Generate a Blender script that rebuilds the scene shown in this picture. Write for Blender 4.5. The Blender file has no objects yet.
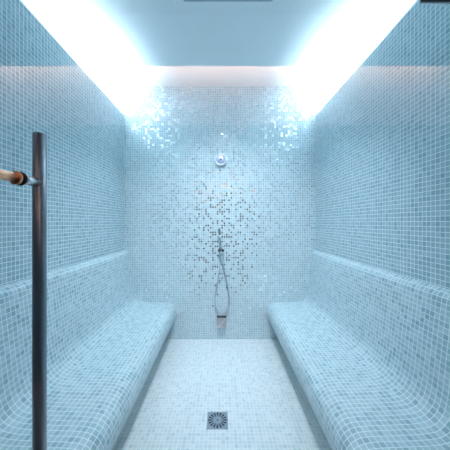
import bpy, bmesh, math, random
from mathutils import Vector, Matrix
random.seed(4)
scene = bpy.context.scene
COL = scene.collection

# ------------------------------------------------------------------ camera
F = 240.0                       # focal length in pixels of the 450 px frame
CAM_Z = 1.27
cam_data = bpy.data.cameras.new('camera')
cam = bpy.data.objects.new('camera', cam_data)
COL.objects.link(cam)
cam.location = (0, 0, CAM_Z)
cam.rotation_euler = (math.pi / 2, 0, 0)
cam_data.sensor_width = 36.0
cam_data.lens = 36.0 * F / 450.0
cam_data.shift_x = 4.0 / 450.0
cam_data.shift_y = -2.5 / 450.0
cam_data.clip_start = 0.01
scene.camera = cam

# ------------------------------------------------------------------ world, exposure
world = bpy.data.worlds.new('world')
scene.world = world
world.use_nodes = True
world.node_tree.nodes['Background'].inputs[0].default_value = (0.35, 0.45, 0.55, 1)
world.node_tree.nodes['Background'].inputs[1].default_value = 0.02
scene.view_settings.view_transform = 'Standard'
scene.view_settings.look = 'None'
scene.view_settings.gamma = 1.0
scene.view_settings.use_curve_mapping = False
scene.view_settings.exposure = 0.27
scene.cycles.max_bounces = 10
scene.cycles.diffuse_bounces = 6
scene.cycles.use_denoising = True

# room measures (metres); the camera looks along +Y
XL, XR = -1.049, 1.027          # faces of the side walls
YB = 2.61                       # face of the back wall
YG = 0.50                       # plane of the glass door
ZC = 2.754                      # ceiling
ZL = 2.433                      # top of the side walls, lip of the light coves
PITCH = 0.025                   # mosaic pitch


def area(name, loc, rot, sx, sy, watts, color, spread=math.pi):
    l = bpy.data.lights.new(name, 'AREA')
    l.shape = 'RECTANGLE'
    l.size, l.size_y = sx, sy
    l.energy = watts
    l.color = color
    l.spread = spread
    o = bpy.data.objects.new(name, l)
    o.location = loc
    o.rotation_euler = rot
    COL.objects.link(o)
    return o


# ------------------------------------------------------------------ lights
COOL = (0.68, 0.86, 0.97)
# LED lines lying in the two ceiling coves, behind the top of the side walls
SPREAD = math.radians(130)
for y0, y1, watts in ((0.60, 1.85, 3.0), (1.85, 2.60, 9.3)):     # two runs per cove, the rear one denser
    for xx in (XL - 0.055, XR + 0.055):
        area('cove_led', (xx, (y0 + y1) / 2, ZL + 0.012), (0, math.radians(180), 0), 0.04, y1 - y0, watts, COOL, SPREAD)
# square recessed ceiling light just above the top edge of the photograph
PX, PY = 0.047, 1.31
area('ceiling_panel_led', (PX, PY + 0.10, ZC - 0.03), (math.radians(19), 0, 0), 0.18, 0.28, 15.5, (0.80, 0.89, 0.97), math.radians(98))
# warm LED slot washing the lobby wall behind the camera
area('lobby_slot_led', (-0.1, -0.80, 2.66), (0, 0, 0), 3.8, 0.05, 46.0, (1.0, 0.66, 0.50))
area('lobby_slot_led', (0.0, -0.80, 2.65), (0, 0, 0), 1.5, 0.05, 17.0, (1.0, 0.70, 0.58))


# ------------------------------------------------------------------ mesh helpers
def planar_uv(bm):
    uv = bm.loops.layers.uv.verify()
    bm.normal_update()
    for f in bm.faces:
        n = f.normal
        a = max(range(3), key=lambda i: abs(n[i]))
        for l in f.loops:
            c = l.vert.co
            l[uv].uv = ((c.y, c.z) if a == 0 else (c.x, c.z) if a == 1 else (c.x, c.y))


def obj(name, bm, m, parent=None, smooth=False, uv=True, loc=None):
    if uv:
        planar_uv(bm)
    me = bpy.data.meshes.new(name)
    bm.to_mesh(me)
    bm.free()
    if smooth:
        for p in me.polygons:
            p.use_smooth = True
    me.materials.append(m)
    o = bpy.data.objects.new(name, me)
    COL.objects.link(o)
    if parent:
        o.parent = parent
    if loc:
        o.location = loc
    return o


def thing(name, label, cat, loc=(0, 0, 0), group=None):
    o = bpy.data.objects.new(name, None)
    o.empty_display_size = 0.05
    COL.objects.link(o)
    o.location = loc
    o['label'] = label
    o['category'] = cat
    if group:
        o['group'] = group
    return o


def struct(name, bm, m):
    o = obj(name, bm, m)
    o['kind'] = 'structure'
    return o


def add_box(bm, lo, hi, bevel=0.0, seg=2):
    r = bmesh.ops.create_cube(bm, size=1.0)
    vs = r['verts']
    for v in vs:
        v.co = Vector([lo[i] + (v.co[i] + 0.5) * (hi[i] - lo[i]) for i in range(3)])
    if bevel:
        es = list({e for v in vs for e in v.link_edges})
        bmesh.ops.bevel(bm, geom=es, offset=bevel, segments=seg, affect='EDGES', profile=0.5)
    return bm


def box(lo, hi, bevel=0.0, seg=2):
    return add_box(bmesh.new(), lo, hi, bevel, seg)


def lathe(profile, axis='Z', n=40, bm=None):
    """profile: (radius, height) pairs turned round an axis through the origin"""
    bm = bm or bmesh.new()
    rings = []
    for r, h in profile:
        if r < 1e-6:
            rings.append([bm.verts.new((0, 0, h))])
        else:
            rings.append([bm.verts.new((r * math.cos(2 * math.pi * k / n), r * math.sin(2 * math.pi * k / n), h)) for k in range(n)])
    for a, b in zip(rings, rings[1:]):
        for k in range(n):
            k2 = (k + 1) % n
            if len(a) == 1 and len(b) == 1:
                continue
            if len(a) == 1:
                bm.faces.new((a[0], b[k2], b[k]))
            elif len(b) == 1:
                bm.faces.new((a[k], a[k2], b[0]))
            else:
                bm.faces.new((a[k], a[k2], b[k2], b[k]))
    bmesh.ops.recalc_face_normals(bm, faces=bm.faces)
    if axis == 'Y-':       # height grows towards the camera (-Y)
        bmesh.ops.rotate(bm, verts=bm.verts, cent=(0, 0, 0), matrix=Matrix.Rotation(math.pi / 2, 3, 'X'))
    return bm


def catmull(pts, k=8):
    out = []
    P = [Vector(p) for p in pts]
    P = [2 * P[0] - P[1]] + P + [2 * P[-1] - P[-2]]
    for i in range(1, len(P) - 2):
        a, b, c, d = P[i - 1:i + 3]
        for j in range(k):
            t = j / k
            out.append(0.5 * ((2 * b) + (c - a) * t + (2 * a - 5 * b + 4 * c - d) * t * t + (3 * b - a - 3 * c + d) * t ** 3))
    out.append(P[-2])
    return out


def tube(points, r, n=12, bm=None, cap=True):
    bm = bm or bmesh.new()
    pts = [Vector(p) for p in points]
    rr = r if isinstance(r, (list, tuple)) else [r] * len(pts)
    up = None
    rings = []
    for i, p in enumerate(pts):
        t = (pts[min(i + 1, len(pts) - 1)] - pts[max(i - 1, 0)]).normalized()
        if up is None:
            up = t.orthogonal().normalized()
        up = (up - t * up.dot(t)).normalized()
        s = t.cross(up)
        rings.append([bm.verts.new(p + rr[i] * (math.cos(2 * math.pi * k / n) * up + math.sin(2 * math.pi * k / n) * s)) for k in range(n)])
    for a, b in zip(rings, rings[1:]):
        for k in range(n):
            bm.faces.new((a[k], a[(k + 1) % n], b[(k + 1) % n], b[k]))
    if cap:
        bm.faces.new(rings[0][::-1])
        bm.faces.new(rings[-1])
    bmesh.ops.recalc_face_normals(bm, faces=bm.faces)
    return bm


# ------------------------------------------------------------------ materials
def new_mat(name):
    m = bpy.data.materials.new(name)
    m.use_nodes = True
    nt = m.node_tree
    for n in list(nt.nodes):
        if n.type != 'OUTPUT_MATERIAL':
            nt.nodes.remove(n)
    return m, nt, [n for n in nt.nodes if n.type == 'OUTPUT_MATERIAL'][0]


def plain(name, color, rough=0.5, metal=0.0, noise=0.0, spec=0.5):
    m, nt, out = new_mat(name)
    b = nt.nodes.new('ShaderNodeBsdfPrincipled')
    b.inputs['Roughness'].default_value = rough
    b.inputs['Metallic'].default_value = metal
    b.inputs['Specular IOR Level'].default_value = spec
    tc = nt.nodes.new('ShaderNodeTexCoord')
    no = nt.nodes.new('ShaderNodeTexNoise')
    no.inputs['Scale'].default_value = 30
    nt.links.new(tc.outputs['Object'], no.inputs['Vector'])
    ramp = nt.nodes.new('ShaderNodeMix')
    ramp.data_type = 'RGBA'
    ramp.inputs[6].default_value = (*[c * (1 - noise) for c in color], 1)
    ramp.inputs[7].default_value = (*[min(1, c * (1 + noise)) for c in color], 1)
    nt.links.new(no.outputs['Fac'], ramp.inputs[0])
    nt.links.new(ramp.outputs[2], b.inputs['Base Color'])
    nt.links.new(b.outputs[0], out.inputs[0])
    return m


def mosaic(name, dark, light, grout, rough=0.25, tilt=0.02, mirror=0.0, grout_w=0.105, origin=(0, 0), spec=0.5, mirror_tilt=0.05):
    """square glass mosaic laid out on UVs given in metres"""
    m, nt, out = new_mat(name)
    N, L = nt.nodes.new, nt.links.new

    def math_(op, a, b=None):
        n = N('ShaderNodeMath')
        n.operation = op
        for i, v in enumerate((a, b)):
            if v is None:
                continue
            if isinstance(v, (int, float)):
                n.inputs[i].default_value = v
            else:
                L(v, n.inputs[i])
        return n.outputs[0]

    def vmath(op, a, b=None, scale=None):
        n = N('ShaderNodeVectorMath')
        n.operation = op
        for i, v in enumerate((a, b)):
            if v is None:
                continue
            if isinstance(v, tuple):
                n.inputs[i].default_value = v
            else:
                L(v, n.inputs[i])
        if scale is not None:
            if isinstance(scale, (int, float)):
                n.inputs['Scale'].default_value = scale
            else:
                L(scale, n.inputs['Scale'])
        return n.outputs[0]

    uv = N('ShaderNodeUVMap')
    p = vmath('SUBTRACT', uv.outputs[0], (origin[0], origin[1], 0))
    p = vmath('SCALE', p, scale=1.0 / PITCH)
    cell = vmath('FLOOR', p)
    fr = vmath('FRACTION', p)
    sp = N('ShaderNodeSeparateXYZ')
    L(fr, sp.inputs[0])
    ex = math_('MINIMUM', sp.outputs[0], math_('SUBTRACT', 1.0, sp.outputs[0]))
    ey = math_('MINIMUM', sp.outputs[1], math_('SUBTRACT', 1.0, sp.outputs[1]))
    edge = math_('MINIMUM', ex, ey)
    is_tile = math_('GREATER_THAN', edge, grout_w / 2)
    wn = N('ShaderNodeTexWhiteNoise')
    wn.noise_dimensions = '2D'
    L(cell, wn.inputs['Vector'])
    wn2 = N('ShaderNodeTexWhiteNoise')
    wn2.noise_dimensions = '2D'
    L(vmath('ADD', cell, (137.3, 51.7, 0)), wn2.inputs['Vector'])
    r1 = math_('POWER', wn.outputs['Value'], 0.6)
    tcol = N('ShaderNodeMix')
    tcol.data_type = 'RGBA'
    tcol.inputs[6].default_value = (*dark, 1)
    tcol.inputs[7].default_value = (*light, 1)
    L(r1, tcol.inputs[0])
    # each tile sits at its own small angle
    rnd = vmath('SUBTRACT', wn.outputs['Color'], (0.5, 0.5, 0.5))
    spu = N('ShaderNodeSeparateXYZ')
    L(uv.outputs[0], spu.inputs[0])
    ramp = N('ShaderNodeMapRange')                # the metallised tiles thin out towards the floor
    ramp.inputs['From Min'].default_value = 0.20
    ramp.inputs['From Max'].default_value = 0.75
    ramp.inputs['To Min'].default_value = 0.0
    ramp.inputs['To Max'].default_value = mirror
    L(spu.outputs[1], ramp.inputs['Value'])
    dens = ramp.outputs[0]
    is_mirror = math_('MULTIPLY', math_('GREATER_THAN', edge, 0.15), math_('LESS_THAN', wn2.outputs['Value'], dens))
    amt = math_('MULTIPLY', is_tile, math_('ADD', tilt, math_('MULTIPLY', is_mirror, mirror_tilt - tilt)))
    geo = N('ShaderNodeNewGeometry')
    nrm = vmath('NORMALIZE', vmath('ADD', geo.outputs['Normal'], vmath('SCALE', rnd, scale=amt)))
    b = N('ShaderNodeBsdfPrincipled')
    b.inputs['Specular IOR Level'].default_value = spec
    L(nrm, b.inputs['Normal'])
    gcol = N('ShaderNodeMix')
    gcol.data_type = 'RGBA'
    gcol.inputs[6].default_value = (*grout, 1)
    L(is_tile, gcol.inputs[0])
    L(tcol.outputs[2], gcol.inputs[7])
    mcol = N('ShaderNodeMix')
    mcol.data_type = 'RGBA'
    mcol.inputs[7].default_value = (0.93, 0.95, 0.96, 1)
    L(is_mirror, mcol.inputs[0])
    L(gcol.outputs[2], mcol.inputs[6])
    L(mcol.outputs[2], b.inputs['Base Color'])
    L(math_('MULTIPLY', is_mirror, 0.85), b.inputs['Metallic'])
    # matt grout, glossy tile, mirror-smooth metallised tile
    ro = math_('ADD', 0.7, math_('MULTIPLY', is_tile, rough - 0.7))
    ro = math_('ADD', ro, math_('MULTIPLY', is_mirror, 0.04 - rough))
    L(ro, b.inputs['Roughness'])
    L(b.outputs[0], out.inputs[0])
    return m


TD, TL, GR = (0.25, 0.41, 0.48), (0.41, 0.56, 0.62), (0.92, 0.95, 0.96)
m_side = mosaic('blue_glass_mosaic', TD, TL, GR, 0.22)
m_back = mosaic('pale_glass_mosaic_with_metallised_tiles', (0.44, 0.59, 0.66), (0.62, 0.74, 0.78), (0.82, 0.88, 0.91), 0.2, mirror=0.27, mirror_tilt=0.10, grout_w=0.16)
m_bench = mosaic('bench_glass_mosaic', (0.26, 0.42, 0.49), (0.49, 0.63, 0.68), (0.90, 0.94, 0.96), 0.42, tilt=0.03)
m_floor = mosaic('pale_floor_mosaic', (0.56, 0.64, 0.67), (0.75, 0.79, 0.80), (0.90, 0.92, 0.93), 0.35, tilt=0.03)
m_plaster = plain('white_ceiling_plaster', (0.86, 0.89, 0.91), 0.9, noise=0.02, spec=0.1)
m_lobby = plain('warm_lobby_plaster', (0.55, 0.47, 0.42), 0.9, noise=0.03, spec=0.1)
m_lobby_dark = plain('dark_lobby_plaster', (0.07, 0.075, 0.085), 0.8, noise=0.05, spec=0.2)
m_lobby_floor = plain('lobby_stone_floor', (0.12, 0.11, 0.11), 0.5, noise=0.15)
m_chrome = plain('chrome', (0.80, 0.82, 0.88), 0.3, 1.0)
m_dial = plain('satin_chrome', (0.56, 0.58, 0.78), 0.35, 0.6, 0.03)
m_steel = plain('dark_brushed_steel', (0.22, 0.235, 0.27), 0.3, 1.0, 0.03)
m_drain = plain('brushed_steel', (0.36, 0.42, 0.48), 0.4, 0.9, 0.05)
m_post = plain('satin_steel', (0.62, 0.66, 0.68), 0.3, 1.0, 0.02)
m_warm_metal = plain('warm_lit_metal', (0.85, 0.44, 0.27), 0.35, 1.0, 0.02)  # warm lobby light on the outer door fittings is put into this colour
m_black = plain('black_rubber', (0.012, 0.014, 0.02), 0.45)
m_hose = plain('grey_metal_hose', (0.58, 0.63, 0.68), 0.35, 0.9, 0.03)
m_hinge = plain('dark_anodised_metal', (0.02, 0.024, 0.045), 0.3, 0.6)
m_hole = plain('dark_drain_pan', (0.02, 0.025, 0.03), 0.6)
m_outlet = plain('pinkish_steel', (0.66, 0.60, 0.62), 0.4, 0.8, 0.03)


m_diffuser, nt, out_ = new_mat('lit_opal_diffuser')
em = nt.nodes.new('ShaderNodeEmission')
em.inputs[0].default_value = (0.78, 0.87, 1.0, 1)
em.inputs[1].default_value = 0.6
nt.links.new(em.outputs[0], out_.inputs[0])


def glass_mat():
    m, nt, out = new_mat('clear_door_glass')
    N, L = nt.nodes.new, nt.links.new
    lw = N('ShaderNodeLayerWeight')
    lw.inputs['Blend'].default_value = 0.5
    pw = N('ShaderNodeMath'); pw.operation = 'POWER'; pw.inputs[1].default_value = 5.0
    L(lw.outputs['Facing'], pw.inputs[0])
    ma = N('ShaderNodeMath'); ma.operation = 'MULTIPLY_ADD'
    ma.inputs[1].default_value = 0.93; ma.inputs[2].default_value = 0.07
    L(pw.outputs[0], ma.inputs[0])
    tr = N('ShaderNodeBsdfTransparent')
    tr.inputs[0].default_value = (0.985, 0.995, 0.995, 1)
    gl = N('ShaderNodeBsdfGlossy')
    gl.inputs['Roughness'].default_value = 0.0
    mx = N('ShaderNodeMixShader')
    L(ma.outputs[0], mx.inputs[0]); L(tr.outputs[0], mx.inputs[1]); L(gl.outputs[0], mx.inputs[2])
    L(mx.outputs[0], out.inputs[0])
    return m


m_glass = glass_mat()

# ------------------------------------------------------------------ steam room shell
WT = 0.08
CX = 0.27                                         # depth of the coves behind the side walls
struct('floor', box((XL - WT, YG - 0.04, -0.06), (XR + WT, YB, 0.0)), m_floor)
struct('wall_back', box((XL - CX, YB, -0.06), (XR + CX, YB + 0.10, ZC)), m_back)
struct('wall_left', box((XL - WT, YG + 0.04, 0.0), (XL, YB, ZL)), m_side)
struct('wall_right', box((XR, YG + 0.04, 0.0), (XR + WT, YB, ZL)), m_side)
struct('ceiling', box((XL - CX - 0.08, YG - 0.04, ZC), (XR + CX + 0.08, YB + 0.10, ZC + 0.06)), m_plaster)
bm = bmesh.new()                                  # plastered cove behind the left wall top
add_box(bm, (XL - CX - 0.06, YG + 0.04, ZL - 0.06), (XL - CX, YB, ZC))
add_box(bm, (XL - CX, YG + 0.04, ZL - 0.06), (XL - WT, YB, ZL - 0.03))
struct('trim_1', bm, m_plaster)
bm = bmesh.new()
add_box(bm, (XR + CX, YG + 0.04, ZL - 0.06), (XR + CX + 0.06, YB, ZC))
add_box(bm, (XR + WT, YG + 0.04, ZL - 0.06), (XR + CX, YB, ZL - 0.03))
struct('trim_2', bm, m_plaster)
# front wall round the door opening (x -0.50..0.56, up to 2.28)
OX0, OX1, OZ = -0.50, 0.56, 2.12
bm = bmesh.new()
add_box(bm, (XL - CX - 0.06, YG - 0.04, 0), (OX0, YG + 0.04, ZC))
add_box(bm, (OX1, YG - 0.04, 0), (XR + CX + 0.06, YG + 0.04, ZC))
add_box(bm, (OX0, YG - 0.04, OZ), (OX1, YG + 0.04, ZC))
struct('wall_front', bm, m_side)

# ------------------------------------------------------------------ lobby in front of the door, seen mirrored in the glass
LY = -0.92
struct('floor_lobby', box((-2.3, LY - 0.08, -0.06), (2.3, YG - 0.04, -0.005)), m_lobby_floor)
struct('wall_lobby', box((-2.3, LY - 0.08, -0.005), (2.3, LY, 2.80)), m_lobby)
struct('trim_4', box((-2.3, LY, -0.005), (2.3, LY + 0.02, 2.04)), m_lobby_dark)
struct('wall_lobby_left', box((-2.38, LY - 0.08, -0.06), (-2.3, YG + 0.04, 2.80)), m_lobby_dark)
struct('wall_lobby_right', box((2.3, LY - 0.08, -0.06), (2.38, YG + 0.04, 2.80)), m_lobby_dark)
struct('ceiling_lobby', box((-2.38, LY - 0.08, 2.80), (2.38, YG - 0.04, 2.86)), m_lobby_dark)
bm = bmesh.new()
add_box(bm, (-2.3, YG - 0.04, -0.005), (XL - CX - 0.06, YG + 0.04, 2.80))
add_box(bm, (XR + CX + 0.06, YG - 0.04, -0.005), (2.3, YG + 0.04, 2.80))
struct('wall_lobby_front', bm, m_lobby_dark)
# board that hides the light slot; its lower edge is the sharp line in the reflection
zf = CAM_Z + 157.5 / F * (2 * YG + 0.765)
struct('trim_3', box((-2.3, -0.78, zf), (2.3, -0.765, 2.80)), m_lobby_dark)

# ------------------------------------------------------------------ ceiling light
t = thing('ceiling_light', 'square recessed light in the ceiling centre, cut by the top edge of the photo', 'ceiling light', (PX, PY, ZC))
bm = bmesh.new()
q, w = 0.295, 0.02
for lo, hi in (((-q, -q), (q, -q + w)), ((-q, q - w), (q, q)), ((-q, -q + w), (-q + w, q - w)), ((q - w, -q + w), (q, q - w))):
    add_box(bm, (lo[0], lo[1], -0.007), (hi[0], hi[1], 0.0))
obj('frame', bm, m_drain, t)
obj('diffuser', box((-q + w, -q + w, -0.004), (q - w, q - w, -0.0005)), m_diffuser, t)

# ------------------------------------------------------------------ curved mosaic benches
PROF = [(-1.048, 0.968), (-1.022, 0.962), (-1.002, 0.945), (-0.992, 0.91), (-0.975, 0.76), (-0.957, 0.60), (-0.945, 0.520),
        (-0.925, 0.462), (-0.885, 0.424), (-0.82, 0.410), (-0.70, 0.404), (-0.60, 0.400), (-0.545, 0.390),
        (-0.506, 0.362), (-0.488, 0.322), (-0.486, 0.280), (-0.500, 0.225), (-0.530, 0.180), (-0.580, 0.150), (-0.66, 0.140), (-0.74, 0.138)]
NB = 8                                            # index where backrest hands over to seat


def to_right(p):
    return (min(XR - 0.001, 0.497 + (-p[0] - 0.484) * (0.494 / 0.513)), p[1])


def bench(name, label, right):
    pts = [to_right(p) for p in PROF] if right else PROF
    cur = catmull(pts, 8)
    t = thing(name, label, 'bench', (XR - 0.3 if right else XL + 0.3, (YG + YB) / 2, 0.0))
    off = t.location.copy()
    ya, yb = YG + 0.0405, YB - 0.0005
    s = [0.0]
    for a, b in zip(cur, cur[1:]):
        s.append(s[-1] + (b - a).length)
    xw = XR - 0.001 if right else XL + 0.001

    def sheet(i0, i1, nm, close):
        bm = bmesh.new()
        uv = bm.loops.layers.uv.verify()
        ny = 2
        rows = []
        for i in range(i0, i1 + 1):
            rows.append([bm.verts.new((cur[i].x - off.x, y - off.y, cur[i].y - off.z)) for y in (ya, yb)])
        for k, (a, b) in enumerate(zip(rows, rows[1:])):
            f = bm.faces.new((a[0], a[1], b[1], b[0]))
            vals = {a[0]: (ya, s[i0 + k]), a[1]: (yb, s[i0 + k]), b[1]: (yb, s[i0 + k + 1]), b[0]: (ya, s[i0 + k + 1])}
            for l in f.loops:
                l[uv].uv = vals[l.vert]
            f.smooth = True
        # solid body behind the tiled face
        back = [[bm.verts.new((x - off.x, y - off.y, z - off.z)) for y in (ya, yb)] for x, z in close]
        chain = [rows[-1]] + back + [rows[0]]
        for a, b in zip(chain, chain[1:]):
            f = bm.faces.new((a[0], a[1], b[1], b[0]))
            for l in f.loops:
                l[uv].uv = (l.vert.co.y, l.vert.co.z)
        for e in (0, 1):
            f = bm.faces.new([r[e] for r in rows] + [r[e] for r in back])
            for l in f.loops:
                l[uv].uv = (l.vert.co.x, l.vert.co.z)
        bmesh.ops.recalc_face_normals(bm, faces=bm.faces)
        for e in bm.edges:
            if len({f.smooth for f in e.link_faces}) > 1:
                e.smooth = False
        return obj(nm, bm, m_bench, t, uv=False)

    ib = NB * 8
    sheet(0, ib, 'backrest', [(xw, cur[ib].y)])
    sheet(ib, len(cur) - 1, 'seat', [(xw, cur[-1].y), (xw, cur[ib].y)])
    xf = cur[-1].x + (0.03 if right else -0.03)
    lo, hi = (min(xw, xf), ya, 0.0), (max(xw, xf), yb, cur[-1].y)
    bm = box([lo[i] - off[i] for i in range(3)], [hi[i] - off[i] for i in range(3)])
    obj('plinth', bm, m_bench, t)
    return t


bench('mosaic_bench', 'blue mosaic bench along the left wall, behind the steel pull bar', False)
bench('mosaic_bench', 'blue mosaic bench along the right wall, opposite the pull bar', True)

# ------------------------------------------------------------------ floor drain
dc = (-0.0225, 1.540, 0.0)
t = thing('floor_drain', 'square steel floor drain with radial slots in the pale mosaic floor', 'drain', dc)
H = 0.0665
obj('pan', box((-H + 0.004, -H + 0.004, 0.0002), (H - 0.004, H - 0.004, 0.0012)), m_hole, t)
bm = bmesh.new()
n, r_out, z1 = 64, H * 0.90, 0.003
circ, sq = [], []
for k in range(n):
    a = 2 * math.pi * k / n + math.pi / 4
    c, s_ = math.cos(a), math.sin(a)
    q = H / max(abs(c), abs(s_))
    circ.append(bm.verts.new((r_out * c, r_out * s_, z1)))
    sq.append(bm.verts.new((q * c, q * s_, z1)))
low = [bm.verts.new((v.co.x, v.co.y, 0.0)) for v in sq]
for k in range(n):
    j = (k + 1) % n
    bm.faces.new((circ[k], sq[k], sq[j], circ[j]))
    bm.faces.new((sq[k], low[k], low[j], sq[j]))
bmesh.ops.recalc_face_normals(bm, faces=bm.faces)
obj('frame', bm, m_drain, t)
bm = bmesh.new()
r_in = H * 0.43
hub = [bm.verts.new((r_in * math.cos(2 * math.pi * k / 64), r_in * math.sin(2 * math.pi * k / 64), z1)) for k in range(64)]
bm.faces.new(hub)
for k in range(16):                               # radial bars between sixteen slots
    a = 2 * math.pi * (k + 0.5) / 16
    w1, w2 = H * 0.05, H * 0.07
    d, p_ = Vector((math.cos(a), math.sin(a), 0)), Vector((-math.sin(a), math.cos(a), 0))
    vs = [bm.verts.new(d * r_in * 0.95 - p_ * w1 + Vector((0, 0, z1))), bm.verts.new(d * r_out * 1.01 - p_ * w2 + Vector((0, 0, z1))),
          bm.verts.new(d * r_out * 1.01 + p_ * w2 + Vector((0, 0, z1))), bm.verts.new(d * r_in * 0.95 + p_ * w1 + Vector((0, 0, z1)))]
    bm.faces.new(vs)
obj('grate', bm, m_drain, t)
obj('screw', lathe([(0, 0.0045), (0.004, 0.0042), (0.005, 0.003)], n=20), m_hole, t)


def wall_pt(px, py, d=0.0):
    """point a distance d in front of the back wall"""
    y = YB - d
    return Vector(((px - 221.0) * YB / F, y, CAM_Z + (222.5 - py) * YB / F))


# ------------------------------------------------------------------ fittings on the back wall
c = wall_pt(220.8, 160.4)
t = thing('wall_fitting', 'round chrome disc fitting high on the back wall, above the hand shower', 'shower fitting', c)
obj('rim', lathe([(0.055, 0.0), (0.062, 0.004), (0.066, 0.030), (0.063, 0.040), (0.055, 0.044), (0.050, 0.040)], 'Y-', 48), m_chrome, t, True)
obj('face_plate', lathe([(0.052, 0.032), (0.050, 0.039), (0.030, 0.043), (0.016, 0.044), (0, 0.044)], 'Y-', 48), m_dial, t, True)
obj('button', lathe([(0.012, 0.043), (0.012, 0.046), (0.010, 0.047), (0, 0.047)], 'Y-', 28), m_steel, t)

c = wall_pt(221.0, 250.3)
t = thing('shower_holder', 'small black forked holder gripping the hand shower on the back wall', 'shower holder', c)
obj('wall_plate', lathe([(0.0, 0.0), (0.019, 0.0), (0.020, 0.006), (0.012, 0.010), (0.012, 0.035), (0, 0.035)], 'Y-', 28), m_black, t, True)
bm = bmesh.new()                                  # two prongs
for sx in (-1, 1):
    arc = [(sx * (0.006 + 0.018 * math.sin(a)), -0.030 - 0.022 * (1 - math.cos(a)), 0.004) for a in [math.pi * k / 14 for k in range(11)]]
    tube(arc, 0.012, 10, bm)
obj('fork', bm, m_black, t, True)
obj('outlet_elbow', tube(catmull([(0.0, -0.008, -0.02), (0.0, -0.022, -0.024), (0.002, -0.03, -0.034), (0.002, -0.03, -0.05)], 5), 0.007, 12), m_chrome, t, True)

c = wall_pt(220.7, 248, 0.052)
t = thing('hand_shower', 'slim chrome hand shower with a long looped hose on the back wall', 'hand shower', c)
obj('handle', tube([(0.004, 0.0, -0.045), (0.003, 0.0, -0.01), (0.0, -0.002, 0.05), (-0.004, -0.006, 0.10), (-0.009, -0.012, 0.15)],
                   [0.007, 0.009, 0.009, 0.009, 0.010], 16), m_post, t, True)
bm = tube([(-0.009, -0.010, 0.145), (-0.012, -0.016, 0.175), (-0.015, -0.020, 0.205), (-0.016, -0.022, 0.215)], [0.011, 0.014, 0.013, 0.006], 18)
obj('spray_head', bm, m_steel, t, True)
hp = []
for (px, py) in [(221.3, 253), (220.2, 264), (218.4, 276), (216.3, 288), (215.2, 299), (216.2, 307), (219.2, 311.6), (223.5, 312.0),
                 (227.6, 308), (229.2, 300), (228.0, 288), (225.6, 276), (223.0, 265), (221.4, 256.5)]:
    hp.append(wall_pt(px, py, 0.03) - c)
hp[0] = Vector((0.004, 0.0, -0.045))
hp[1].y += -0.012
obj('hose', tube(catmull(hp, 6), 0.0058, 10), m_hose, t, True)

# steam outlet low on the wall
c = wall_pt(221.6, 321)
t = thing('steam_outlet', 'small pinkish grey metal outlet box low on the back wall under the hose', 'steam outlet', c)
W_, T_, B_, D_ = 0.052, 0.062, -0.054, 0.055
bm = bmesh.new()
sil = [(-W_, T_), (W_, T_), (W_, -0.028)]
sil += [(W_ - 0.034 + 0.034 * math.cos(a), B_ + 0.026 - 0.026 * math.sin(a)) for a in [math.pi / 2 * k / 6 for k in range(7)]]
sil += [(-W_ + 0.034 - 0.034 * math.sin(a), B_ + 0.026 - 0.026 * math.cos(a)) for a in [math.pi / 2 * k / 6 for k in range(7)]]
fr = [bm.verts.new((x * 0.94, -D_ - 0.010 * (1 - (z / 0.062) ** 2), z * 0.95)) for x, z in sil]
bk = [bm.verts.new((x, 0.0, z)) for x, z in sil]
bm.faces.new(fr)
for k in range(len(sil)):
    j = (k + 1) % len(sil)
    bm.faces.new((fr[k], fr[j], bk[j], bk[k]))
bmesh.ops.recalc_face_normals(bm, faces=bm.faces)
obj('hood', bm, m_outlet, t)
obj('top_slot', box((-W_ * 0.97, -D_ - 0.004, T_ - 0.003), (W_ * 0.97, -0.012, T_ + 0.002), 0.002), m_black, t)

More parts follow.
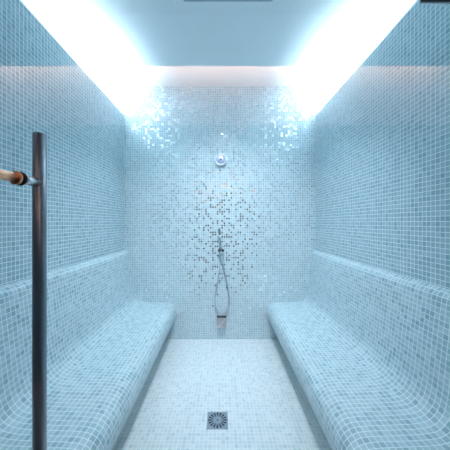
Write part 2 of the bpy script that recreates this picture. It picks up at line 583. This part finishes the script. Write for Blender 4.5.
# ------------------------------------------------------------------ glass door with pull bar and hinge
t = thing('glass_door', 'clear glass door the whole room is seen through, with dark steel pull bar', 'door', (0.0, YG, 0.0))
obj('glass_pane', box((OX0 + 0.006, -0.0035, 0.008), (OX1 - 0.006, 0.0035, OZ - 0.006)), m_glass, t)
bx, by = -0.4225, 0.059                            # inner bar
z_top = CAM_Z + 88.7 / F * (YG + by)
z_so = CAM_Z + 39.5 / F * (YG + by)
so2 = z_so - 0.80
R = 0.0139
bar = obj('pull_bar', lathe([(0, z_top - 1.12), (R - 0.001, z_top - 1.12), (R, z_top - 1.119), (R, z_top - 0.0012), (R - 0.001, z_top), (0, z_top)], n=40), m_steel, t)
for p in bar.data.polygons:
    p.use_smooth = abs(p.normal.z) < 0.5
bar.location = (bx, by, 0)
for z in (z_so, so2):
    obj('standoff', lathe([(0.0, 0.0), (0.0105, 0.0), (0.0105, 0.043), (0.0, 0.043)], 'Y-', 28), m_post, t, True, loc=(bx, by - 0.011, z))
    obj('gasket', lathe([(0.0, -0.0035), (0.0142, -0.0035), (0.0148, -0.005), (0.0142, -0.0075), (0.0, -0.0075)], 'Y-', 36), m_black, t, True, loc=(bx, 0, z))
    obj('collar', lathe([(0.0, 0.0035), (0.0136, 0.0035), (0.0141, 0.005), (0.0141, 0.0075), (0.0128, 0.009), (0.0, 0.009)], 'Y-', 36), m_warm_metal, t, True, loc=(bx, 0, z))
    obj('outer_post', lathe([(0.0, 0.0085), (0.0096, 0.0085), (0.0096, 0.075), (0.0, 0.075)], 'Y-', 28), m_warm_metal, t, True, loc=(bx, 0, z))
bar2 = obj('outer_pull_bar', lathe([(0, z_top - 1.12), (R, z_top - 1.12), (R, z_top), (0, z_top)], n=40), m_steel, t)
bar2.location = (bx, -0.085, 0)
for p in bar2.data.polygons:
    p.use_smooth = abs(p.normal.z) < 0.5
for zb in (CAM_Z + (222.5 - 4.6) / F * (YG + 0.018), 0.30):
    hx0 = (418.0 - 221) / F * (YG + 0.018)
    hg = obj('hinge', box((hx0, -0.018, zb), (OX1 - 0.004, 0.013, zb + 0.09), 0.002), m_hinge, t)
    obj('edge_strip', box((hx0, 0.013, zb), (OX1 - 0.004, 0.018, zb + 0.09), 0.001), m_post, hg)
